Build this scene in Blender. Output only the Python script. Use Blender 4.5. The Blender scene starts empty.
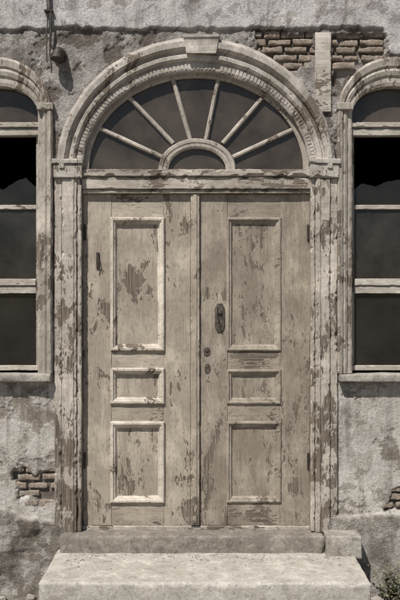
import bpy, bmesh, math, random
import numpy as np
from mathutils import Vector, noise, Matrix
random.seed(7)
S=0.007; D=6.0; ZC=2.1
def X(px): return (px-200)*S
def Z(py): return (600-py)*S
scn=bpy.context.scene
# ---------------------------------------------------------------- node helpers
class NT:
    def __init__(s,name,flat=False):
        s.mat=bpy.data.materials.new(name); s.mat.use_nodes=True
        s.t=s.mat.node_tree; s.t.nodes.clear(); s.flat=flat
        s.out=s.t.nodes.new('ShaderNodeOutputMaterial')
        s.tc=s.t.nodes.new('ShaderNodeTexCoord').outputs['Object']
        s.obj=s.tc
        if flat:   # facade coordinates: (x, z) sheared a little by depth so edges are textured too
            sp=s.n('ShaderNodeSeparateXYZ',{0:s.tc})
            u=s.m('ADD',sp.outputs[0],s.m('MULTIPLY',sp.outputs[1],.8)); v=s.m('ADD',sp.outputs[2],s.m('MULTIPLY',sp.outputs[1],.5))
            s.tc=s.n('ShaderNodeCombineXYZ',{0:u,1:v}).outputs[0]
    def n(s,typ,ins=None,**at):
        nd=s.t.nodes.new(typ)
        for k,v in at.items(): setattr(nd,k,v)
        for k,v in (ins or {}).items():
            if isinstance(v,bpy.types.NodeSocket): s.t.links.new(v,nd.inputs[k])
            else: nd.inputs[k].default_value=v
        return nd
    def m(s,op,a,b=0.0,clamp=False):
        nd=s.n('ShaderNodeMath',{0:a,1:b},operation=op); nd.use_clamp=clamp; return nd.outputs[0]
    def mix(s,f,a,b,bt='MIX'):
        if isinstance(a,tuple): a=(*a[:3],1)
        if isinstance(b,tuple): b=(*b[:3],1)
        nd=s.n('ShaderNodeMix',{0:f,6:a,7:b},data_type='RGBA',blend_type=bt); return nd.outputs[2]
    def mp(s,scale,loc=(0,0,0)):
        if s.flat: scale=(scale[0],scale[2],1)
        return s.n('ShaderNodeMapping',{'Vector':s.tc,'Scale':scale,'Location':loc}).outputs[0]
    def noisen(s,scale,loc=(0,0,0),det=6,rough=.6,dist=0.0):
        v=s.mp(scale,loc)
        return s.n('ShaderNodeTexNoise',{'Vector':v,'Scale':1.0,'Detail':det,'Roughness':rough,'Distortion':dist},noise_dimensions='2D' if s.flat else '3D')
    def noise(s,*a,**k): return s.noisen(*a,**k).outputs[0]
    def edges(s,scale,warp_scale,warp,loc=(0,0,0),det=1.0):
        w=s.noisen(warp_scale,loc,det).outputs[1]
        vv=s.n('ShaderNodeVectorMath',{0:s.mp(scale,loc),1:s.n('ShaderNodeVectorMath',{0:w,3:warp},operation='SCALE').outputs[0]},operation='ADD').outputs[0]
        return s.n('ShaderNodeTexVoronoi',{'Vector':vv,'Scale':1.0},feature='DISTANCE_TO_EDGE',voronoi_dimensions='2D' if s.flat else '3D').outputs[0]
    def rng(s,v,a,b,c=0.0,d=1.0):
        nd=s.n('ShaderNodeMapRange',{0:v,1:a,2:b,3:c,4:d}); nd.clamp=True
        return nd.outputs[0]
    def bump(s,h,strength,dist,normal=None):
        ins={'Height':h,'Strength':strength,'Distance':dist}
        if normal is not None: ins['Normal']=normal
        return s.n('ShaderNodeBump',ins).outputs[0]
    def bsdf(s,col,rough,normal=None,**k):
        ins={'Base Color':col if not isinstance(col,tuple) else (*col[:3],1),'Roughness':rough}
        if normal is not None: ins['Normal']=normal
        ins.update(k)
        b=s.n('ShaderNodeBsdfPrincipled',ins); s.t.links.new(b.outputs[0],s.out.inputs[0]); return b

def wood_paint(name,paint=(.40,.35,.28),dirty=(.27,.225,.175),wood=(.085,.066,.051),wood2=(.21,.175,.14),
               thr=.45,axis='Z',seed=0.0,wear=.09,dirt=.75,gr=.22):
    t=NT(name,True)
    def sc(a,l):
        return {'Z':(a,a,l),'X':(l,a,a),'R':(a,a,a*.6)}[axis]
    L=(seed*3.1,seed*1.7,0)
    grain=t.noise(sc(120,4),L,3,.6)
    big=t.noise(sc(2.6,1.6),L,2,.5)
    n1=t.noise(sc(10,4.2),L,6,.68,.3)
    n2=t.noise(sc(60,20),L,3,.6)
    z=t.n('ShaderNodeSeparateXYZ',{0:t.obj}).outputs[2]
    low=t.rng(z,.45,1.4,wear,0.0)
    f=t.m('ADD',t.m('MULTIPLY',n1,.72),t.m('MULTIPLY',n2,.28))
    f=t.m('ADD',f,t.m('MULTIPLY',t.m('SUBTRACT',big,.5),.5))
    f=t.m('SUBTRACT',f,low)
    mask=t.rng(f,thr-.006,thr+.006)
    vor=t.edges(sc(85,24),sc(20,8),3.5,L)
    crk=t.m('MAXIMUM',t.rng(vor,.015,.06),t.rng(f,thr+.012,thr+.06))
    mask2=t.m('MULTIPLY',mask,t.m('ADD',t.m('MULTIPLY',crk,.7),.3))
    edge=t.rng(f,thr,thr+.03)
    wcol=t.mix(t.rng(grain,.35,.65),wood,wood2)
    streak=t.noise(sc(12,.9),(L[0]+5,L[1],0),4,.6)
    blot=t.noise(sc(5,3),(L[0],L[1]+9,0),5,.68)
    pc=t.mix(t.rng(streak,.45,.68,0,dirt*.75),paint,dirty)
    pc=t.mix(t.rng(blot,.47,.60,0,dirt),pc,dirty)
    pc=t.mix(t.rng(blot,.44,.34,0,.6),pc,tuple(min(1,c*1.35) for c in paint))
    pc=t.mix(t.rng(big,.5,.38,0,.35),pc,dirty)
    pc=t.mix(t.rng(low,0,.08,0,.25),pc,tuple(c*.8 for c in dirty))
    pc=t.mix(t.rng(grain,.54,.64,0,gr),pc,wood)
    pc=t.mix(t.rng(n2,.58,.66,0,.4),pc,tuple(c*.5 for c in dirty))
    pc=t.mix(t.m('MULTIPLY',t.m('SUBTRACT',1.0,edge),.6),pc,tuple(min(1,c*1.45) for c in paint))
    col=t.mix(mask2,wcol,pc)
    h=t.m('ADD',t.m('MULTIPLY',mask,.0016),t.m('MULTIPLY',grain,.0006))
    h=t.m('ADD',h,t.m('MULTIPLY',n1,.003))
    t.bsdf(col,t.rng(mask,0,1,.9,.72),t.bump(h,1.0,1.0))
    return t.mat

def wall_mat():
    t=NT('weathered_plaster',True)
    at=t.n('ShaderNodeAttribute',attribute_name='Col')
    col=at.outputs[0]; rough=at.outputs[3]
    big=t.noise((1.6,1.6,1.2),(3,1,0),3,.6,.4)
    mid=t.noise((7,7,6),(1,4,0),6,.68,.3)
    fine=t.noise((60,60,60),(0,0,0),4,.72)
    vfine=t.noise((300,300,300),(0,0,0),2,.6)
    drip=t.noise((14,14,.9),(2,2,0),4,.6,.3)
    c=t.mix(t.rng(big,.38,.65,.0,.36),col,(.19,.165,.14))
    lime=t.m('ADD',t.m('MULTIPLY',mid,.75),t.m('MULTIPLY',fine,.25))
    lm=t.rng(lime,.51,.525)
    c=t.mix(t.m('MULTIPLY',lm,.45),c,(.68,.66,.63))
    dk=t.rng(lime,.435,.42)
    c=t.mix(t.m('MULTIPLY',dk,.55),c,(.15,.13,.11))
    c=t.mix(t.rng(drip,.54,.70,0,.42),c,(.13,.115,.10))
    c=t.mix(t.rng(fine,.42,.68,0,.5),c,t.mix(1.0,c,(.42,.39,.365),'MULTIPLY'))
    c=t.mix(t.rng(vfine,.38,.65,.0,.35),c,t.mix(1.0,c,(.35,.33,.32),'MULTIPLY'))
    ck=t.rng(t.edges((2.1,2.1,1.7),(9,9,9),.6,(0,0,0),3.0),.002,.007)
    ck=t.m('MAXIMUM',ck,t.rng(big,.46,.48))
    c=t.mix(ck,(.11,.095,.08),c)
    h=t.m('ADD',t.m('MULTIPLY',lm,.0014),t.m('MULTIPLY',dk,-.0014))
    h=t.m('ADD',h,t.m('MULTIPLY',t.m('MULTIPLY',fine,rough),.013))
    h=t.m('ADD',h,t.m('MULTIPLY',vfine,.0009))
    t.bsdf(c,.93,t.bump(h,1.0,1.0))
    return t.mat

def stone_mat(name,a,b,dark=(.12,.10,.085),seed=0):
    t=NT(name)
    n1=t.noise((4,4,4),(seed,0,0),4,.65,.3); n2=t.noise((45,45,45),(0,seed,0),5,.75); n3=t.noise((260,260,260),(0,0,0),1,.6)
    c=t.mix(t.rng(n1,.35,.62),a,b)
    c=t.mix(t.rng(n2,.5,.66,0,.65),c,dark)
    c=t.mix(t.rng(n3,.4,.65,0,.5),c,dark)
    n4=t.noise((12,12,12),(seed,3,1),6,.72,.5)
    c=t.mix(t.rng(n4,.56,.585,0,.5),c,dark)
    c=t.mix(t.rng(n4,.44,.42,0,.4),c,tuple(min(.7,v*1.25) for v in a))
    h=t.m('ADD',t.m('MULTIPLY',n2,.007),t.m('MULTIPLY',n3,.0014))
    t.bsdf(c,.92,t.bump(h,1.0,1.0)); return t.mat

def brick_mat():
    t=NT('old_brick',True)
    n1=t.noise((9,9,14),(0,0,0),4,.6); n2=t.noise((50,50,50),(0,0,0),5,.7)
    c=t.mix(t.rng(n1,.38,.62),(.25,.195,.15),(.155,.115,.088))
    c=t.mix(t.rng(n2,.47,.56,0,.75),c,(.33,.295,.25))
    c=t.mix(t.rng(n1,.56,.6,0,.5),c,(.38,.35,.31))
    t.bsdf(c,.95,t.bump(n2,.9,.006)); return t.mat
def metal_mat(name='rusty_iron',c1=(.035,.031,.028),c2=(.075,.055,.04)):
    t=NT(name)
    n=t.noise((60,60,60),(0,0,0),4,.7)
    c=t.mix(t.rng(n,.42,.6),c1,c2); nm=t.bump(n,.6,.002)
    t.bsdf(c,.6,nm,Metallic=.3); return t.mat
def glass_mat(name,dust,lo,hi,scale=2.2,gloss=.04):
    t=NT(name,True)
    n=t.noise((scale,scale,scale),(0,0,0),4,.55,0); n2=t.noise((140,140,90),(0,0,0),2,.6)
    f=t.rng(t.m('ADD',t.m('MULTIPLY',n,.75),t.m('MULTIPLY',n2,.25)),.36,.64,lo,hi)
    tr=t.n('ShaderNodeBsdfTransparent',{'Color':(.85,.86,.85,1)}).outputs[0]
    df=t.n('ShaderNodeBsdfDiffuse',{'Color':(*dust,1)}).outputs[0]
    gl=t.n('ShaderNodeBsdfGlossy',{'Color':(1,1,1,1),'Roughness':.08}).outputs[0]
    m1=t.n('ShaderNodeMixShader',{0:f,1:tr,2:df}).outputs[0]
    m2=t.n('ShaderNodeMixShader',{0:gloss,1:m1,2:gl}).outputs[0]
    t.t.links.new(m2,t.out.inputs[0]); return t.mat
def plain(name,c,r=.9,sc=20,amt=.5):
    t=NT(name); n=t.noise((sc,sc,sc),(0,0,0),1,.6)
    t.bsdf(t.mix(t.rng(n,.35,.65),c,tuple(v*amt for v in c)),r); return t.mat

M_jamb=wood_paint('peeling_paint_jamb',(.47,.43,.375),(.30,.265,.225),thr=.44,seed=1,wear=.05)
M_arch=wood_paint('peeling_paint_arch',(.45,.415,.375),(.29,.26,.225),thr=.41,axis='R',seed=2,wear=0)
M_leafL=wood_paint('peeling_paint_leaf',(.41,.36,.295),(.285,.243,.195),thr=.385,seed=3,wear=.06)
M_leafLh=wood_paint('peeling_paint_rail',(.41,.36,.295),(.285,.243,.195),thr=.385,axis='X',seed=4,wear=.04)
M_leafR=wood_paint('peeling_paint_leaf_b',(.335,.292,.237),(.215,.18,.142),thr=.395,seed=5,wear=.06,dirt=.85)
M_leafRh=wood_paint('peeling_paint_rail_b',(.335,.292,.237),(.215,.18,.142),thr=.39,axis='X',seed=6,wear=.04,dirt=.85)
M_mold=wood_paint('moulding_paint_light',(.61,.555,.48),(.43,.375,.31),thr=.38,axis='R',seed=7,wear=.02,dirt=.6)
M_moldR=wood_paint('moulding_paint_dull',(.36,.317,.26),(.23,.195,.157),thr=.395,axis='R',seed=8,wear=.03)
M_trans=wood_paint('peeling_paint_transom',(.44,.40,.345),(.275,.24,.20),thr=.45,axis='X',seed=9,wear=0)
M_fan=wood_paint('fan_bar_paint',(.44,.40,.35),(.31,.275,.235),thr=.37,axis='R',seed=10,wear=0)
M_win=wood_paint('window_paint',(.43,.395,.345),(.275,.243,.205),thr=.41,seed=11,wear=0)
M_winh=wood_paint('window_rail_paint',(.52,.485,.435),(.33,.295,.25),thr=.39,axis='X',seed=12,wear=0)
M_wall=wall_mat()
M_step=stone_mat('worn_concrete_step',(.58,.55,.495),(.48,.45,.40),(.26,.235,.205),1)
M_thr=stone_mat('threshold_stone',(.33,.30,.26),(.22,.195,.165),(.10,.088,.075),3)
M_block=stone_mat('concrete_block_mat',(.48,.45,.405),(.35,.32,.28),(.15,.135,.115),5)
M_brick=brick_mat(); M_iron=metal_mat()
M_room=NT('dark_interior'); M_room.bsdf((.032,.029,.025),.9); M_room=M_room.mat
M_glass=glass_mat('dirty_glass',(.070,.064,.057),.15,.75)
M_glassd=glass_mat('sooty_glass',(.030,.027,.023),.3,.8)
M_fang=glass_mat('fanlight_glass',(.085,.070,.057),.45,1.0,3)

# ---------------------------------------------------------------- geometry helpers
def empty(name):
    e=bpy.data.objects.new(name,None); scn.collection.objects.link(e); e.empty_display_size=.1; return e
def obj(name,verts,faces,mat,parent=None,smooth=False):
    me=bpy.data.meshes.new(name); me.from_pydata([tuple(v) for v in verts],[],faces); me.update()
    bm=bmesh.new(); bm.from_mesh(me); bmesh.ops.recalc_face_normals(bm,faces=bm.faces[:]); bm.to_mesh(me); bm.free()
    if smooth:
        for p in me.polygons: p.use_smooth=True
    me.materials.append(mat)
    o=bpy.data.objects.new(name,me); scn.collection.objects.link(o)
    if parent: o.parent=parent
    return o
class MB:
    def __init__(s): s.v=[]; s.f=[]
    def add(s,v,f):
        k=len(s.v); s.v+=v; s.f+=[tuple(i+k for i in q) for q in f]
def sweep_data(rings,closed=True,cap=True,loop=False):
    n=len(rings[0]); v=[p for r in rings for p in r]; f=[]
    R=len(rings)
    for i in range(R if loop else R-1):
        j=(i+1)%R
        for k in range(n if closed else n-1):
            l=(k+1)%n
            f.append((i*n+k,i*n+l,j*n+l,j*n+k))
    if cap and closed and not loop:
        f.append(tuple(range(n))); f.append(tuple((R-1)*n+k for k in range(n)))
    return v,f
def jit(p,a,fr=9.0):
    q=noise.noise_vector(Vector(p)*fr)*a+noise.noise_vector(Vector(p)*fr*5)*a*.5
    return Vector(p)+q
def beam_data(x0,x1,y0,y1,z0,z1,ch=.003,jt=.0012,chip=1.0,axis=None,seg=.02,rag=0):
    lo=[x0,y0,z0]; hi=[x1,y1,z1]
    d=[hi[i]-lo[i] for i in range(3)]
    ax=axis if axis is not None else d.index(max(d))
    a,b=[i for i in range(3) if i!=ax]
    N=max(2,int(d[ax]/seg)); rings=[]
    ch=min(ch,.3*d[a],.3*d[b])
    for i in range(N+1):
        w=lo[ax]+d[ax]*i/N; r=[]
        for ci,(sa,sb) in enumerate([(0,0),(1,0),(1,1),(0,1)]):
            base=[0,0,0]; base[ax]=w; base[a]=hi[a] if sa else lo[a]; base[b]=hi[b] if sb else lo[b]
            nz=noise.noise(Vector(base)*14+Vector((ci*7,0,0)))+.5*noise.noise(Vector(base)*45)
            c=min(ch*(1+chip*5*max(0,nz-.18)),.45*d[a],.45*d[b])
            da=-c if sa else c; db=-c if sb else c
            pa=list(base); pa[a]+=da
            pb=list(base); pb[b]+=db
            order=[pb,pa] if (sa,sb) in((0,0),(1,1)) else [pa,pb]
            r+=order
        rings.append([jit(p,jt) for p in r])
    return sweep_data(rings)
def beam(name,x0,x1,y0,y1,z0,z1,mat,parent,**k):
    v,f=beam_data(min(x0,x1),max(x0,x1),y0,y1,min(z0,z1),max(z0,z1),**k); return obj(name,v,f,mat,parent)
def rough_box_data(x0,x1,y0,y1,z0,z1,r=.015,amp=.004,seg=.02,fr=6):
    lo=Vector((x0,y0,z0)); hi=Vector((x1,y1,z1)); cs=[]
    for i in range(3):
        a,b=lo[i],hi[i]; rr=min(r,(b-a)*.4); N=max(1,int((b-a-2*rr)/seg))
        cs.append([a,a+rr*.3,a+rr*.65]+[a+rr+(b-a-2*rr)*k/N for k in range(N+1)]+[b-rr*.65,b-rr*.3,b])
    idx={}; v=[]; f=[]
    def vid(i,j,k):
        key=(i,j,k)
        if key not in idx:
            p=Vector((cs[0][i],cs[1][j],cs[2][k]))
            q=Vector([min(max(p[c],lo[c]+min(r,(hi[c]-lo[c])*.4)),hi[c]-min(r,(hi[c]-lo[c])*.4)) for c in range(3)])
            d=p-q; outer=d.length
            if outer>1e-7:
                m=max(abs(d.x),abs(d.y),abs(d.z)); p=q+d.normalized()*m
            nn=noise.fractal(p*fr,.9,2.1,5)
            chip=max(0,noise.noise(p*9+Vector((3,3,3)))-.2) if outer>r*1.05 else 0
            dd=(d.normalized() if outer>1e-7 else Vector((0,0,1)))
            p=p+dd*(nn*amp-chip*r*2.0)
            idx[key]=len(v); v.append(p)
        return idx[key]
    n=[len(c)-1 for c in cs]
    for j in range(n[1]):
        for k in range(n[2]):
            for i in (0,n[0]): f.append((vid(i,j,k),vid(i,j+1,k),vid(i,j+1,k+1),vid(i,j,k+1)))
    for i in range(n[0]):
        for k in range(n[2]):
            for j in (0,n[1]): f.append((vid(i,j,k),vid(i+1,j,k),vid(i+1,j,k+1),vid(i,j,k+1)))
        for j in range(n[1]):
            for k in (0,n[2]): f.append((vid(i,j,k),vid(i+1,j,k),vid(i+1,j+1,k),vid(i,j+1,k)))
    return v,f
def rough_box(name,*a,mat=None,parent=None,**k):
    v,f=rough_box_data(*a,**k); return obj(name,v,f,mat,parent,smooth=True)
def arch_ring_data(cx,zs,ai,bi,ao,bo,prof,N=120,leg=0.0,t0=0,t1=math.pi,jt=.0015):
    rings=[]
    path=[]
    if leg>0:
        K=int(leg/.03)
        for i in range(K): path.append(('R',leg*(1-i/K)))
    for i in range(N+1): path.append(('A',t0+(t1-t0)*i/N))
    if leg>0:
        for i in range(1,K+1): path.append(('L',leg*i/K))
    for typ,t in path:
        r=[]
        for u,y in prof:
            a=ai+(ao-ai)*u; b=bi+(bo-bi)*u
            if typ=='A': p=(cx+a*math.cos(t),y,zs+b*math.sin(t))
            elif typ=='R': p=(cx+a,y,zs-t)
            else: p=(cx-a,y,zs-t)
            r.append(jit(p,jt,11))
        rings.append(r)
    return sweep_data(rings)

# ---------------------------------------------------------------- numpy noise
rs=np.random.RandomState(3); TAB=rs.rand(256,256)
def vn(x,y):
    xi=np.floor(x).astype(int); yi=np.floor(y).astype(int); fx=x-xi; fy=y-yi
    fx=fx*fx*fx*(fx*(fx*6-15)+10); fy=fy*fy*fy*(fy*(fy*6-15)+10)
    g=lambda i,j:TAB[(xi+i)%256,(yi+j)%256]
    return (g(0,0)*(1-fx)+g(1,0)*fx)*(1-fy)+(g(0,1)*(1-fx)+g(1,1)*fx)*fy
def fbm(x,y,f,o=5,s=0,g=.5):
    r=0;a=1;t=0
    for i in range(o):
        r=r+a*vn(x*f+s*17.3+i*31.7,y*f+s*9.1+i*11.9); t+=a; a*=g; f*=2.03
    return r/t
def ss(e0,e1,v):
    t=np.clip((v-e0)/(e1-e0),0,1); return t*t*(3-2*t)

# ---------------------------------------------------------------- WALL
wall=empty('stucco_wall')
st=.0075
xs=np.concatenate([np.linspace(-6,-2.2,70)[:-1],np.arange(-2.2,2.2,st),np.linspace(2.2,6,70)])
zs=np.concatenate([np.arange(-.1,4.35,st),np.linspace(4.35,5.8,40)])
XX,ZZ=np.meshgrid(xs,zs)
PX=XX/S+200; PY=600-ZZ/S
DCX,DSP=196,169
WL,WR=-3,393; WSP=115
def box_mask(x0,x1,y0,y1,amp,seed,soft=1.2,f=9):
    w=(fbm(XX,ZZ,f,5,seed)-.5)*2*amp
    w2=(fbm(XX,ZZ,f,5,seed+3)-.5)*2*amp
    d=np.minimum(np.minimum(PX-x0+w,x1-PX+w2),np.minimum(PY-y0+w2,y1-PY+w))
    return ss(-soft,soft,d)
brick_m=np.maximum.reduce([box_mask(251,311,33,70,12,1),box_mask(329,384,35,86,12,6),box_mask(15,56,471,501,9,2),box_mask(386,430,491,511,10,4),
    box_mask(-160,-110,420,480,14,5)])
n_lo=fbm(XX,ZZ,1.3,4,6); n_md=fbm(XX,ZZ,6,5,7,.55); n_hi=fbm(XX,ZZ,30,4,8,.6)
top_e=29+5*(fbm(XX,ZZ,3,3,9)-.5)+5*(fbm(XX,ZZ,22,3,10)-.5)
top_e=top_e+26*ss(382,392,PX+8*(n_hi-.5)) *(PX<470)
top=ss(-1.0,1.2,top_e-PY)
low=ss(376,388,PY+6*(n_md-.5))
mid=(1-top)*(1-low)
plR=ss(-1.5,1.5,PY-(515+5*(n_md-.5)))*(PX>200)
plL=ss(-2,2,PY-(512+34*(fbm(XX,ZZ,3,4,12)-.5)+.25*(PX-20)))*(PX<=200)
pl=plR+plL
pn=fbm(XX,ZZ,5,6,13,.6)
peel=ss(.53,.545,pn)*mid
peel2=ss(.58,.59,fbm(XX,ZZ,4,6,15,.6))*low*(1-pl)
peel3=ss(.64,.65,fbm(XX,ZZ,5,6,19,.6))*top
H=.018*(n_lo-.5)+.014*(n_md-.5)+.004*(n_hi-.5)*(1+mid+pl)
H+=.022*top-.008*peel-.006*peel2-.004*peel3
H+=.018*mid*(fbm(XX,ZZ,11,4,16)-.5)
H+=.028*plR+plL*(.03+.12*(fbm(XX,ZZ,3.5,4,17)-.5))
H=np.where(brick_m>0,H*(1-brick_m)-.042*brick_m+.014*(n_hi-.5)*brick_m,H)
col=np.zeros(XX.shape+(4,))
def lay(m,c):
    global col
    col[...,:3]=col[...,:3]*(1-m[...,None])+np.array(c)*m[...,None]
col[...,:3]=(.30,.277,.255)  # grey-brown mid-zone stucco, colour darkened to stand in for shade on upper facade
lay(ss(.40,.60,n_lo),(.39,.365,.345))
lay(peel,(.20,.175,.15))
lay(low,(.64,.61,.555))
lay(low*ss(.5,.75,n_lo),(.50,.47,.425))
lay(low*(PX<200)*.35,(.42,.39,.35))
lay(peel2,(.34,.305,.26))
lay(top,(.66,.64,.66))
lay(top*ss(.5,.65,n_md)*.5,(.52,.505,.515))
lay(peel3,(.42,.39,.375))
lay(plR,(.38,.35,.305))
lay(plL,(.26,.23,.195))
lay(brick_m,(.17,.145,.12))
col[...,3]=.35+.65*np.clip(mid+pl,0,1)
def arch_hole(cx,sp,a,b,bot):
    up=((PX-cx)/a)**2+((PY-sp)/b)**2<1
    dn=(np.abs(PX-cx)<a)&(PY>=sp)&(PY<bot)
    return (up&(PY<sp))|dn
hole=arch_hole(DCX,DSP,128,117,540)|arch_hole(WL,WSP,49,44,376)|arch_hole(WR,WSP,49,44,376)
nz,nx=XX.shape
V=np.stack([XX,-H,ZZ],-1).reshape(-1,3)
I=np.arange(nz*nx).reshape(nz,nx)
cell=~(hole[:-1,:-1]&hole[1:,:-1]&hole[:-1,1:]&hole[1:,1:])
F=np.stack([I[:-1,:-1][cell],I[:-1,1:][cell],I[1:,1:][cell],I[1:,:-1][cell]],-1)
me=bpy.data.meshes.new('plaster'); me.from_pydata(V.tolist(),[],F.tolist()); me.update()
ca=me.color_attributes.new('Col','FLOAT_COLOR','POINT'); ca.data.foreach_set('color',col.reshape(-1).astype(np.float32))
me.polygons.foreach_set('use_smooth',[True]*len(me.polygons)); me.materials.append(M_wall)
o=bpy.data.objects.new('plaster',me); scn.collection.objects.link(o); o.parent=wall

def in_arch(x,y):
    return ((x-DCX)/129)**2+((y-DSP)/119)**2<1 or ((x-WR)/50)**2+((y-WSP)/49)**2<1 or ((x-WL)/50)**2+((y-WSP)/49)**2<1
def bricks(x0,x1,y0,y1,bw=27,bh=8.2,gap=1.8,seed=1):
    rnd=random.Random(seed); B=MB(); row=0; y=y0
    while y<y1:
        x=x0-(bw*.5 if row%2 else 0)+rnd.uniform(-3,3)
        while x<x1:
            w=bw*rnd.uniform(.6,1.1); g=gap*rnd.uniform(.8,1.7)
            bad=any(in_arch(a,b) for a in (x,x+w/2,x+w) for b in (y,y+bh))
            if not bad and rnd.random()>.07:
                yy=rnd.uniform(.004,.020)
                v,f=rough_box_data(X(x),X(x+w-g),yy,.09,Z(y+bh-g+rnd.uniform(-.5,.4)),Z(y+rnd.uniform(-.4,.5)),r=.009,amp=.007,seg=.013,fr=20)
                an=rnd.uniform(-.04,.04); c=Vector((X(x+w/2),0,Z(y+bh/2)))
                Rm=Matrix.Rotation(an,3,'Y')
                B.add([Rm@(p-c)+c for p in v],f)
            x+=w
        y+=bh; row+=1
    return B
BB=MB()
for a in [(240,312,31,90,26,7.8,1.7,1),(334,396,31,92,26,7.8,1.7,2),(6,54,466,506,24,8.5,1.8,3),(376,432,486,516,24,8.2,1.8,4)]:
    b=bricks(*a[:4],bw=a[4],bh=a[5],gap=a[6],seed=a[7]); BB.add(b.v,b.f)
obj('exposed_bricks',BB.v,BB.f,M_brick,wall,smooth=True)
beam('timber_post',X(315),X(331),-.016,.04,Z(112),Z(33),M_winh,wall,ch=.004,jt=.003)
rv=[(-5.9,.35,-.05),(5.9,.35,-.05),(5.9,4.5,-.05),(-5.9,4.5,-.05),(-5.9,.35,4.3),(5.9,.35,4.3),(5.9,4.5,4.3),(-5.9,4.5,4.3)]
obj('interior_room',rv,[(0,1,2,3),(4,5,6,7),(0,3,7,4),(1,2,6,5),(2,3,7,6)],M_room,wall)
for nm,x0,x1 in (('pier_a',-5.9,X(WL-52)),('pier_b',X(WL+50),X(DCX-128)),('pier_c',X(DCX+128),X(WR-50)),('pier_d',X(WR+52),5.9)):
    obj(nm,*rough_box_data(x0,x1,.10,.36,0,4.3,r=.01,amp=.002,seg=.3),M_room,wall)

# ---------------------------------------------------------------- DOOR
door=empty('arched_double_door')
cx=X(DCX); zsp=Z(DSP)
prof=[(0,.075),(0,-.006),(.05,-.014),(.29,-.014),(.31,-.030),(.38,-.042),(.48,-.042),(.54,-.024),(.60,-.024),(.63,-.046),(.70,-.062),(.86,-.062),(.93,-.046),(1,-.030),(1,.03)]
v,f=arch_ring_data(cx,zsp,113*S,97*S,139*S,130*S,prof,N=180,jt=.0038)
obj('arch_architrave',v,f,M_arch,door)
B=MB(); N=92
for i in range(N):
    if i in (11,40,63,64): continue
    t0=math.pi*(i+.13)/N; t1=math.pi*(i+.87)/N
    rings=[]
    for t in (t0,t1):
        r=[]
        for u,y in ((.08,-.010),(.08,-.0185),(.24,-.0185),(.24,-.010)):
            a=(113+26*u)*S; b=(97+33*u)*S
            r.append(jit((cx+a*math.cos(t),y,zsp+b*math.sin(t)),.0025,30))
        rings.append(r)
    B.add(*sweep_data(rings))
obj('arch_dentils',B.v,B.f,M_arch,door)
kz0,kz1=Z(56),Z(38); rings=[]
for i in range(9):
    z=kz0+(kz1-kz0)*i/8; w=(15+3.2*i/8)*S; c0=X(201.5)
    yf=-.074 if i<7 else -.082
    rings.append([jit(p,.004,20) for p in [(c0-w,.0,z),(c0-w,yf+.006,z),(c0-w+.006,yf,z),(c0+w-.006,yf,z),(c0+w,yf+.006,z),(c0+w,.0,z)]])
obj('keystone',*sweep_data(rings),M_arch,door)
def pil(sg,nm):
    def px(a,b):
        p,q=DCX+sg*a,DCX+sg*b; return X(min(p,q)),X(max(p,q))
    zb=Z(531); zt=Z(179)
    parts=[('bead',114.5,118.6,-.020,.07),('face',119,133.5,-.034,.03),('outer_strip',134,141,-.022,.03),('fillet',121.5,124,-.041,-.030)]
    for n,a,b,y0,y1 in parts:
        x0,x1=px(a,b); beam(nm+'_'+n,x0,x1,y0,y1,zb+random.uniform(0,.01),zt,M_jamb,door,ch=.003,jt=.0035,chip=2)
    x0,x1=px(113.5,141.5); beam(nm+'_capital',x0,x1,-.052,.03,Z(178.6),Z(165),M_arch,door,ch=.005,jt=.003,chip=2)
    x0,x1=px(112.5,143); beam(nm+'_capital_top',x0,x1,-.064,.03,Z(164.8),Z(160),M_arch,door,ch=.004,jt=.003,chip=2)
pil(-1,'left_pilaster'); pil(1,'right_pilaster')
beam('transom_board',X(82),X(310.5),-.004,.07,Z(189),Z(177),M_trans,door,ch=.004,jt=.002)
beam('transom_cornice',X(81.5),X(311),-.022,.07,Z(176.6),Z(169.5),M_trans,door,ch=.005,jt=.003,chip=2.5)
beam('transom_bead',X(82),X(310.5),.012,.07,Z(193),Z(189.4),M_trans,door,ch=.003)
gy=.062
pts=[Vector((cx,gy,Z(170)))]; K=64
for i in range(K+1):
    t=math.pi*i/K; pts.append(Vector((cx+112.5*S*math.cos(t),gy,zsp+96.5*S*math.sin(t))))
obj('fanlight_glass',pts,[(0,i,i+1) for i in range(1,K+1)],M_fang,door)
v,f=arch_ring_data(cx,zsp,108*S,92.5*S,113.5*S,97.5*S,[(0,.066),(0,.036),(.3,.030),(1,.030),(1,.066)],N=100)
obj('fanlight_rim',v,f,M_fan,door)
v,f=arch_ring_data(X(197),zsp,29*S,21.5*S,39*S,31.5*S,[(0,.070),(0,.034),(.2,.026),(.45,.026),(.5,.032),(.6,.024),(.9,.024),(1,.034),(1,.070)],N=60)
obj('fanlight_hub',v,f,M_fan,door)
B=MB()
for (ax,ay),(bx,by) in [((97,126),(162,156)),((127,94),(173,142)),((172,75),(190,138)),((219,75),(206,138)),((266,93),(223,142)),((298,126),(233,156))]:
    a=Vector((X(ax),0,Z(ay))); b=Vector((X(bx),0,Z(by))); d=(b-a); L=d.length; d.normalize(); nrm=Vector((d.z,0,-d.x)); rings=[]
    for i in range(16):
        p=a+d*L*i/15; w=2.2*S
        rings.append([jit(p+nrm*o_+Vector((0,y,0)),.0018,15) for o_,y in ((-w,.066),(-w,.044),(-w*.4,.034),(w*.4,.034),(w,.044),(w,.066))])
    B.add(*sweep_data(rings))
obj('fanlight_bars',B.v,B.f,M_fan,door)
YD=.050
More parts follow.
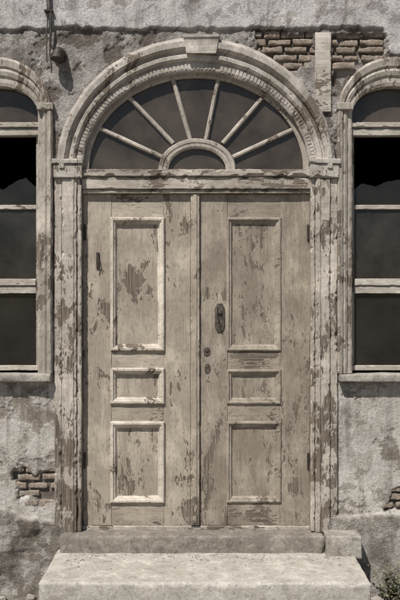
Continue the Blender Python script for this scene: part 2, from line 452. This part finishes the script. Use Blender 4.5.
def frame_panel(nm,x0,x1,y0,y1,prof,mat,pmat,par):
    rings=[]
    for ins,y in prof:
        a,b=X(x0+ins),X(x1-ins); c,d=Z(y1-ins),Z(y0+ins); r=[]
        nxs,nzs=14,30
        for i in range(nxs): r.append((a+(b-a)*i/nxs,y,c))
        for i in range(nzs): r.append((b,y,c+(d-c)*i/nzs))
        for i in range(nxs): r.append((b-(b-a)*i/nxs,y,d))
        for i in range(nzs): r.append((a,y,d-(d-c)*i/nzs))
        rings.append([jit(p,.002,14) for p in r])
    v,f=sweep_data(rings,cap=False)
    obj(nm+'_moulding',v,f,mat,par)
    ins,y=prof[-1]
    a,b=X(x0+ins-.6),X(x1-ins+.6); c,d=Z(y1-ins+.6),Z(y0+ins-.6)
    vv=[];ff=[];n1,n2=10,24
    for j in range(n2+1):
        for i in range(n1+1):
            vv.append(Vector((a+(b-a)*i/n1,y-.0004+.0015*noise.noise(Vector((i*.4,j*.13,x0))),c+(d-c)*j/n2)))
    for j in range(n2):
        for i in range(n1):
            k=j*(n1+1)+i; ff.append((k,k+1,k+n1+2,k+n1+1))
    obj(nm+'_panel',vv,ff,pmat,par,smooth=True)
def leaf(nm,x0,x1,pxa,pxb,mV,mH,mM,profs,ys):
    e=bpy.data.objects.new(nm,None); scn.collection.objects.link(e); e.parent=door
    zt,zb=Z(193.5),Z(527)
    g=.25
    beam(nm+'_stile_outer',X(x0),X(pxa-g),YD,YD+.04,zb,zt,mV,e,ch=.0015,jt=.001,chip=.5)
    beam(nm+'_stile_inner',X(pxb+g),X(x1),YD,YD+.04,zb,zt,mV,e,ch=.0015,jt=.001,chip=.5)
    prev=193.5
    for i,(a,b) in enumerate(ys+[(527,527)]):
        beam(nm+'_rail_%d'%i,X(pxa),X(pxb),YD+.0015,YD+.04,Z(a),Z(prev),mH,e,ch=.0015,jt=.001,chip=.5,axis=0)
        prev=b
    for i,(a,b) in enumerate(ys):
        frame_panel(nm+'_%d'%i,pxa-1.2,pxb+1.2,a-1.2,b+1.2,profs,mM,mV,e)
profL=[(0,YD+.002),(0,YD-.014),(1.0,YD-.021),(2.8,YD-.021),(3.6,YD-.010),(4.6,YD-.008),(6.0,YD+.014),(7.0,YD+.016)]
profR=[(0,YD+.002),(0,YD-.008),(.8,YD-.013),(2.2,YD-.013),(3.0,YD-.003),(4.6,YD-.001),(5.6,YD+.014),(6.6,YD+.016)]
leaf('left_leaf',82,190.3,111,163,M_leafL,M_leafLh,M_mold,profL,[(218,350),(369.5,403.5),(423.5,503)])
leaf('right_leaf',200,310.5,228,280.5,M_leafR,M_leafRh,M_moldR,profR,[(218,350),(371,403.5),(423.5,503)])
beam('astragal',X(190.6),X(199.6),YD-.024,YD+.03,Z(526),Z(193.4),M_leafL,door,ch=.004,jt=.0012)
beam('astragal_bead',X(193.3),X(197),YD-.031,YD-.02,Z(524),Z(194),M_leafL,door,ch=.003,jt=.001)
beam('weather_bar',X(82),X(310.5),YD-.01,YD+.03,Z(532),Z(527.4),M_trans,door,ch=.003,jt=.002)
def disc_data(c,r,y0,y1,n=20,rz=None):
    rz=rz or r; rings=[]
    for rr,y in ((1,y0),(1,y1+.002),(.85,y1)):
        rings.append([Vector((c[0]+r*rr*math.cos(2*math.pi*i/n),y,c[1]+rz*rr*math.sin(2*math.pi*i/n))) for i in range(n)])
    return sweep_data(rings)
def tube_data(path,r,n=8):
    rings=[]
    for i,p in enumerate(path):
        p=Vector(p); q=Vector(path[min(i+1,len(path)-1)])-Vector(path[max(i-1,0)]); q.normalize()
        u=q.cross(Vector((.3,.1,1))); 
        if u.length<.1: u=q.cross(Vector((1,.2,0)))
        u.normalize(); w=q.cross(u); rr=r[i] if isinstance(r,list) else r
        rings.append([p+u*rr*math.cos(2*math.pi*k/n)+w*rr*math.sin(2*math.pi*k/n) for k in range(n)])
    return sweep_data(rings)
B=MB()
B.add(*disc_data((X(207),Z(352)),.024,YD+.002,YD-.005,rz=.034))
B.add(*disc_data((X(207),Z(351)),.010,YD-.004,YD-.012))
B.add(*disc_data((X(207.5),Z(369)),.021,YD+.002,YD-.005,rz=.038))
B.add(*disc_data((X(207.5),Z(367)),.008,YD-.004,YD-.010))
out=[]
for i in range(48):   # upright plate: superellipse with small shoulders
    t=2*math.pi*i/48; c_,s_=math.cos(t),math.sin(t)
    ex=.45
    px_=math.copysign(abs(c_)**ex,c_)*.036; pz_=math.copysign(abs(s_)**ex,s_)*.092
    if abs(c_)<.28: pz_*=1.13
    out.append((X(220)+px_,Z(318)+pz_))
B.add(*sweep_data([[Vector((a,YD+.002,b)) for a,b in out],[Vector((a,YD-.005,b)) for a,b in out],[Vector((X(220)+(a-X(220))*.85,YD-.008,Z(318)+(b-Z(318))*.95)) for a,b in out]]))
B.add(*disc_data((X(220),Z(312)),.015,YD-.006,YD-.024)); B.add(*disc_data((X(220),Z(325)),.009,YD-.006,YD-.014))
B.add(*tube_data([(X(217),YD-.012,Z(307)),(X(216.5),YD-.030,Z(312)),(X(218),YD-.034,Z(322)),(X(221),YD-.024,Z(329))],[.005,.006,.006,.004]))
obj('door_lock_plate',B.v,B.f,metal_mat('tarnished_lock',(.06,.051,.042),(.14,.12,.095)),door)
B=MB()
B.add(*beam_data(X(95.5),X(98.5),YD-.012,YD+.002,Z(268),Z(252),ch=.002)); B.add(*tube_data([(X(97),YD-.02,Z(254)),(X(98.5),YD-.026,Z(262)),(X(96.5),YD-.022,Z(270))],.004))
for zz in (240,470):
    for xx in (84,308.8): B.add(*tube_data([(X(xx),YD-.006,Z(zz)),(X(xx),YD-.006,Z(zz-16))],.007))
obj('door_hinges_and_hook',B.v,B.f,M_iron,door)

# ---------------------------------------------------------------- WINDOWS
def window(cpx,side):
    e=empty('arched_window'); c=X(cpx); zw=Z(WSP)
    pr=[(0,.10),(0,-.004),(.12,-.012),(.3,-.012),(.36,-.024),(.5,-.032),(.62,-.024),(.68,-.038),(.9,-.044),(1,-.03),(1,.03)]
    v,f=arch_ring_data(c,zw,41*S,29*S,56*S,57*S,pr,N=70,leg=zw-Z(373),jt=.0035)
    obj('architrave',v,f,M_win,e)
    for sg in (-1,1):
        a,b=sorted((X(cpx+sg*41),X(cpx+sg*57)))
        beam('impost',a,b,-.050,.0,Z(111),Z(104),M_win,e,ch=.004,jt=.003,chip=2)
    y0,y1=.055,.095
    beam('stile_l',X(cpx-41),X(cpx-37.5),y0,y1,Z(368),Z(122),M_win,e); beam('stile_r',X(cpx+37.5),X(cpx+41),y0,y1,Z(368),Z(122),M_win,e)
    beam('transom_rail',X(cpx-41),X(cpx+41),.02,y1,Z(135),Z(127.5),M_winh,e,ch=.004); beam('transom_lip',X(cpx-41),X(cpx+41),.005,y1,Z(127),Z(122),M_winh,e,ch=.004)
    beam('muntin',X(cpx-37.3),X(cpx+37.3),y0+.004,y1,Z(208.5),Z(204),M_winh,e)
    beam('meeting_rail',X(cpx-37.3),X(cpx+37.3),y0-.012,y1,Z(285.5),Z(278.5),M_winh,e,ch=.003)
    beam('meeting_rail_low',X(cpx-37.3),X(cpx+37.3),y0-.002,y1,Z(293.5),Z(286),M_winh,e,ch=.003)
    beam('bottom_rail',X(cpx-41),X(cpx+41),y0-.006,y1,Z(371),Z(366),M_winh,e,ch=.003)
    v,f=rough_box_data(X(cpx-55),X(cpx+55),-.075,.11,Z(381),Z(373.5),r=.008,amp=.005); obj('sill',v,f,M_block,e,True)
    pts=[Vector((c,.078,Z(123)))]
    for i in range(41):
        t=math.pi*i/40; pts.append(Vector((c+41*S*math.cos(t),.078,zw+29*S*math.sin(t)-.004)))
    pts+= [Vector((c-41*S,.078,Z(123)))]; pts.insert(1,Vector((c+41*S,.078,Z(123))))
    obj('lunette_glass',pts,[(0,i,i+1) for i in range(1,len(pts)-1)],M_fang,e)
    rnd=random.Random(5+side)
    def shard(nm,x0,x1,yb,fn,mat,j=.5):
        n=40; top=[];bot=[]
        for i in range(n+1):
            x=x0+(x1-x0)*i/n; top.append(Vector((X(x),.076,Z(fn(i/n)+rnd.uniform(-j,j))))); bot.append(Vector((X(x),.076,Z(yb))))
        obj(nm,bot+top,[(i,i+1,n+2+i,n+1+i) for i in range(n)],mat,e)
    def poly(pl_):
        def fn(t):
            for (a,b),(c_,d_) in zip(pl_,pl_[1:]):
                if t<=c_: return b+(d_-b)*(t-a)/max(1e-6,c_-a)
            return pl_[-1][1]
        return fn
    L,R=cpx-37.5,cpx+37.5
    if side<0:
        shard('pane_top',L,R,204,poly([(0,175),(.3,184),(.55,188),(.72,180),(.85,176),(1,186)]),M_glassd)
    else:
        shard('pane_top',L,R,204,poly([(0,188),(.12,182),(.3,185),(.45,180),(1,174)]),M_glassd)
    shard('pane_mid',L,R,278,lambda t:209,M_glass,0)
    shard('pane_low',L,R,366,lambda t:294,M_glassd,0)
    return e
window(WL,-1); window(WR,1)

# ---------------------------------------------------------------- STEPS
steps=empty('stone_doorstep')
zst=.364
rough_box('main_step',-.994,1.055,-.743,.02,-.05,zst,mat=M_step,parent=steps,r=.016,amp=.005,seg=.02,fr=5)
rough_box('threshold',X(62),X(322),-.12,.12,zst-.03,Z(531.5),mat=M_thr,parent=steps,r=.016,amp=.010,seg=.02)
rough_box('end_block',X(322.6),X(357),-.19,.05,zst-.02,Z(529),mat=M_block,parent=steps,r=.010,amp=.009,seg=.015,fr=9)
B=MB(); rnd=random.Random(9)
for i in range(230):
    if i<175: x=rnd.uniform(-.9,.98); y=-.14-abs(rnd.gauss(0,.12)); z=zst+.002; s=rnd.uniform(.002,.008)
    else: x=rnd.choice((-1,1))*rnd.uniform(1.05,1.6); y=-rnd.uniform(.08,.3); z=.045; s=rnd.uniform(.008,.035)
    if y<-.72: continue
    v,f=rough_box_data(x-s,x+s,y-s*.8,y+s*.8,z-s*.5,z+s*.6,r=s*.5,amp=s*.4,seg=s,fr=30); B.add(v,f)
obj('plaster_rubble',B.v,B.f,M_block,None,smooth=True)

# ---------------------------------------------------------------- PIPE FITTING + CABLE
fit=empty('pipe_fitting')
B=MB(); c=(X(60),Z(56))
B.add(*disc_data(c,.050,.02,-.022,24,.056))
B.add(*tube_data([(X(60),-.01,Z(55)),(X(60),-.05,Z(55)),(X(59.6),-.075,Z(56.5)),(X(59.2),-.088,Z(60))],[.040,.040,.038,.034],18))
B.add(*tube_data([(X(59.3),-.084,Z(58.5)),(X(59.0),-.092,Z(63))],[.044,.044],18))
B.add(*tube_data([(X(51),-.045,Z(46)),(X(54),-.045,Z(50)),(X(58),-.03,Z(52))],.009))
obj('fitting_body',B.v,B.f,M_iron,fit,smooth=False)
M_cable=plain('cable_rubber',(.07,.062,.055))
cab=MB(); n=60
cab.add(*tube_data([(X(51)+.004*math.sin(i*.5)+.006*math.sin(i*.13),-.045,5.4-(5.4-Z(46))*i/n) for i in range(n+1)],.008))
cab.add(*tube_data([(X(48)+.003*math.sin(i*.4+1),-.040,5.4-(5.4-Z(64))*i/n) for i in range(n+1)],.0045))
for py in (-80,-30,12): cab.add(*beam_data(X(45.5),X(54),-.056,-.01,Z(py+2),Z(py),ch=.001))
obj('electric_cable',cab.v,cab.f,M_cable,None)

# ---------------------------------------------------------------- WEEDS
def leafmat():
    t=NT('weed_leaf'); n=t.noise((40,40,40),(0,0,0),2,.5)
    t.bsdf(t.mix(t.rng(n,.35,.65),(.11,.12,.06),(.25,.235,.15)),.7); return t.mat
M_leaf=leafmat()
def weed(cxp,cy,z0,n,h,seed,B):
    r=random.Random(seed)
    for i in range(n):
        a=r.uniform(0,6.28); hh=h*r.uniform(.45,1); sp=r.uniform(.1,.5)
        base=Vector((cxp+r.uniform(-.06,.06),cy+r.uniform(-.03,.03),z0)); path=[]
        for k in range(7):
            t=k/6; path.append(base+Vector((math.cos(a)*sp*hh*t*t,-abs(math.sin(a))*sp*hh*t*t,hh*t*(1-.15*t))))
        B.add(*tube_data(path,[.0022*(1-.6*k/6) for k in range(7)],5))
        for k in range(1,7):
            for q in range(3):
                p=path[k]; an=r.uniform(0,6.28); L=r.uniform(.018,.042)*(1.2-.08*k)
                d=Vector((math.cos(an),math.sin(an),r.uniform(-.1,.7))).normalized(); s_=d.cross(Vector((0,0,1))).normalized()*L*.28
                up=Vector((0,0,L*.12))
                B.add([p,p+d*L*.5+s_+up,p+d*L,p+d*L*.5-s_+up],[(0,1,2),(0,2,3)])
B=MB(); weed(X(384),-.12,.03,16,.36,1,B); weed(X(397),-.16,.03,9,.24,2,B)
obj('weed_plant',B.v,B.f,M_leaf,None)

# ---------------------------------------------------------------- GROUND
gm=stone_mat('dusty_ground',(.26,.235,.20),(.19,.17,.145),(.10,.09,.075),8)
gv=[];gf=[]
gx=list(np.concatenate([[-150,-40,-12],np.linspace(-5,5,120),[12,40,150]])); gy_=list(np.concatenate([[-150,-40,-12],np.linspace(-5,.1,70),[12,40,150]]))
for y in gy_:
    for x in gx: gv.append((x,y,.03+(.02*noise.fractal(Vector((x,y,0))*3,.9,2,4) if abs(x)<6 and -6<y<.2 else 0)))
for j in range(len(gy_)-1):
    for i in range(len(gx)-1):
        k=j*len(gx)+i; gf.append((k,k+1,k+len(gx)+1,k+len(gx)))
obj('ground',gv,gf,gm,None,smooth=True)

# ---------------------------------------------------------------- LIGHT / WORLD / CAMERA
EL,AZ=math.radians(54),math.radians(-30)
sd=Vector((math.sin(AZ)*math.cos(EL),-math.cos(AZ)*math.cos(EL),math.sin(EL)))
sl=bpy.data.lights.new('sun','SUN'); sl.energy=5.0; sl.angle=math.radians(.5); sl.color=(1,.95,.88)
so=bpy.data.objects.new('sun',sl); scn.collection.objects.link(so); so.rotation_euler=sd.to_track_quat('Z','Y').to_euler(); so.location=(-3,-6,8)
w=bpy.data.worlds.new('World'); scn.world=w; w.use_nodes=True; nt=w.node_tree
bg=nt.nodes['Background']; sk=nt.nodes.new('ShaderNodeTexSky'); sk.sky_type='NISHITA'; sk.sun_disc=False
sk.sun_elevation=EL; sk.sun_rotation=math.pi-AZ
nt.links.new(sk.outputs[0],bg.inputs[0]); bg.inputs[1].default_value=.05
cam=bpy.data.cameras.new('camera'); co=bpy.data.objects.new('camera',cam); scn.collection.objects.link(co)
cam.sensor_fit='VERTICAL'; cam.sensor_height=24; cam.lens=24*D/4.2; cam.clip_end=1000
co.location=(0,-D,ZC); co.rotation_euler=(math.radians(90),0,0); scn.camera=co
scn.view_settings.view_transform='Standard'; scn.view_settings.look='None'; scn.view_settings.exposure=0
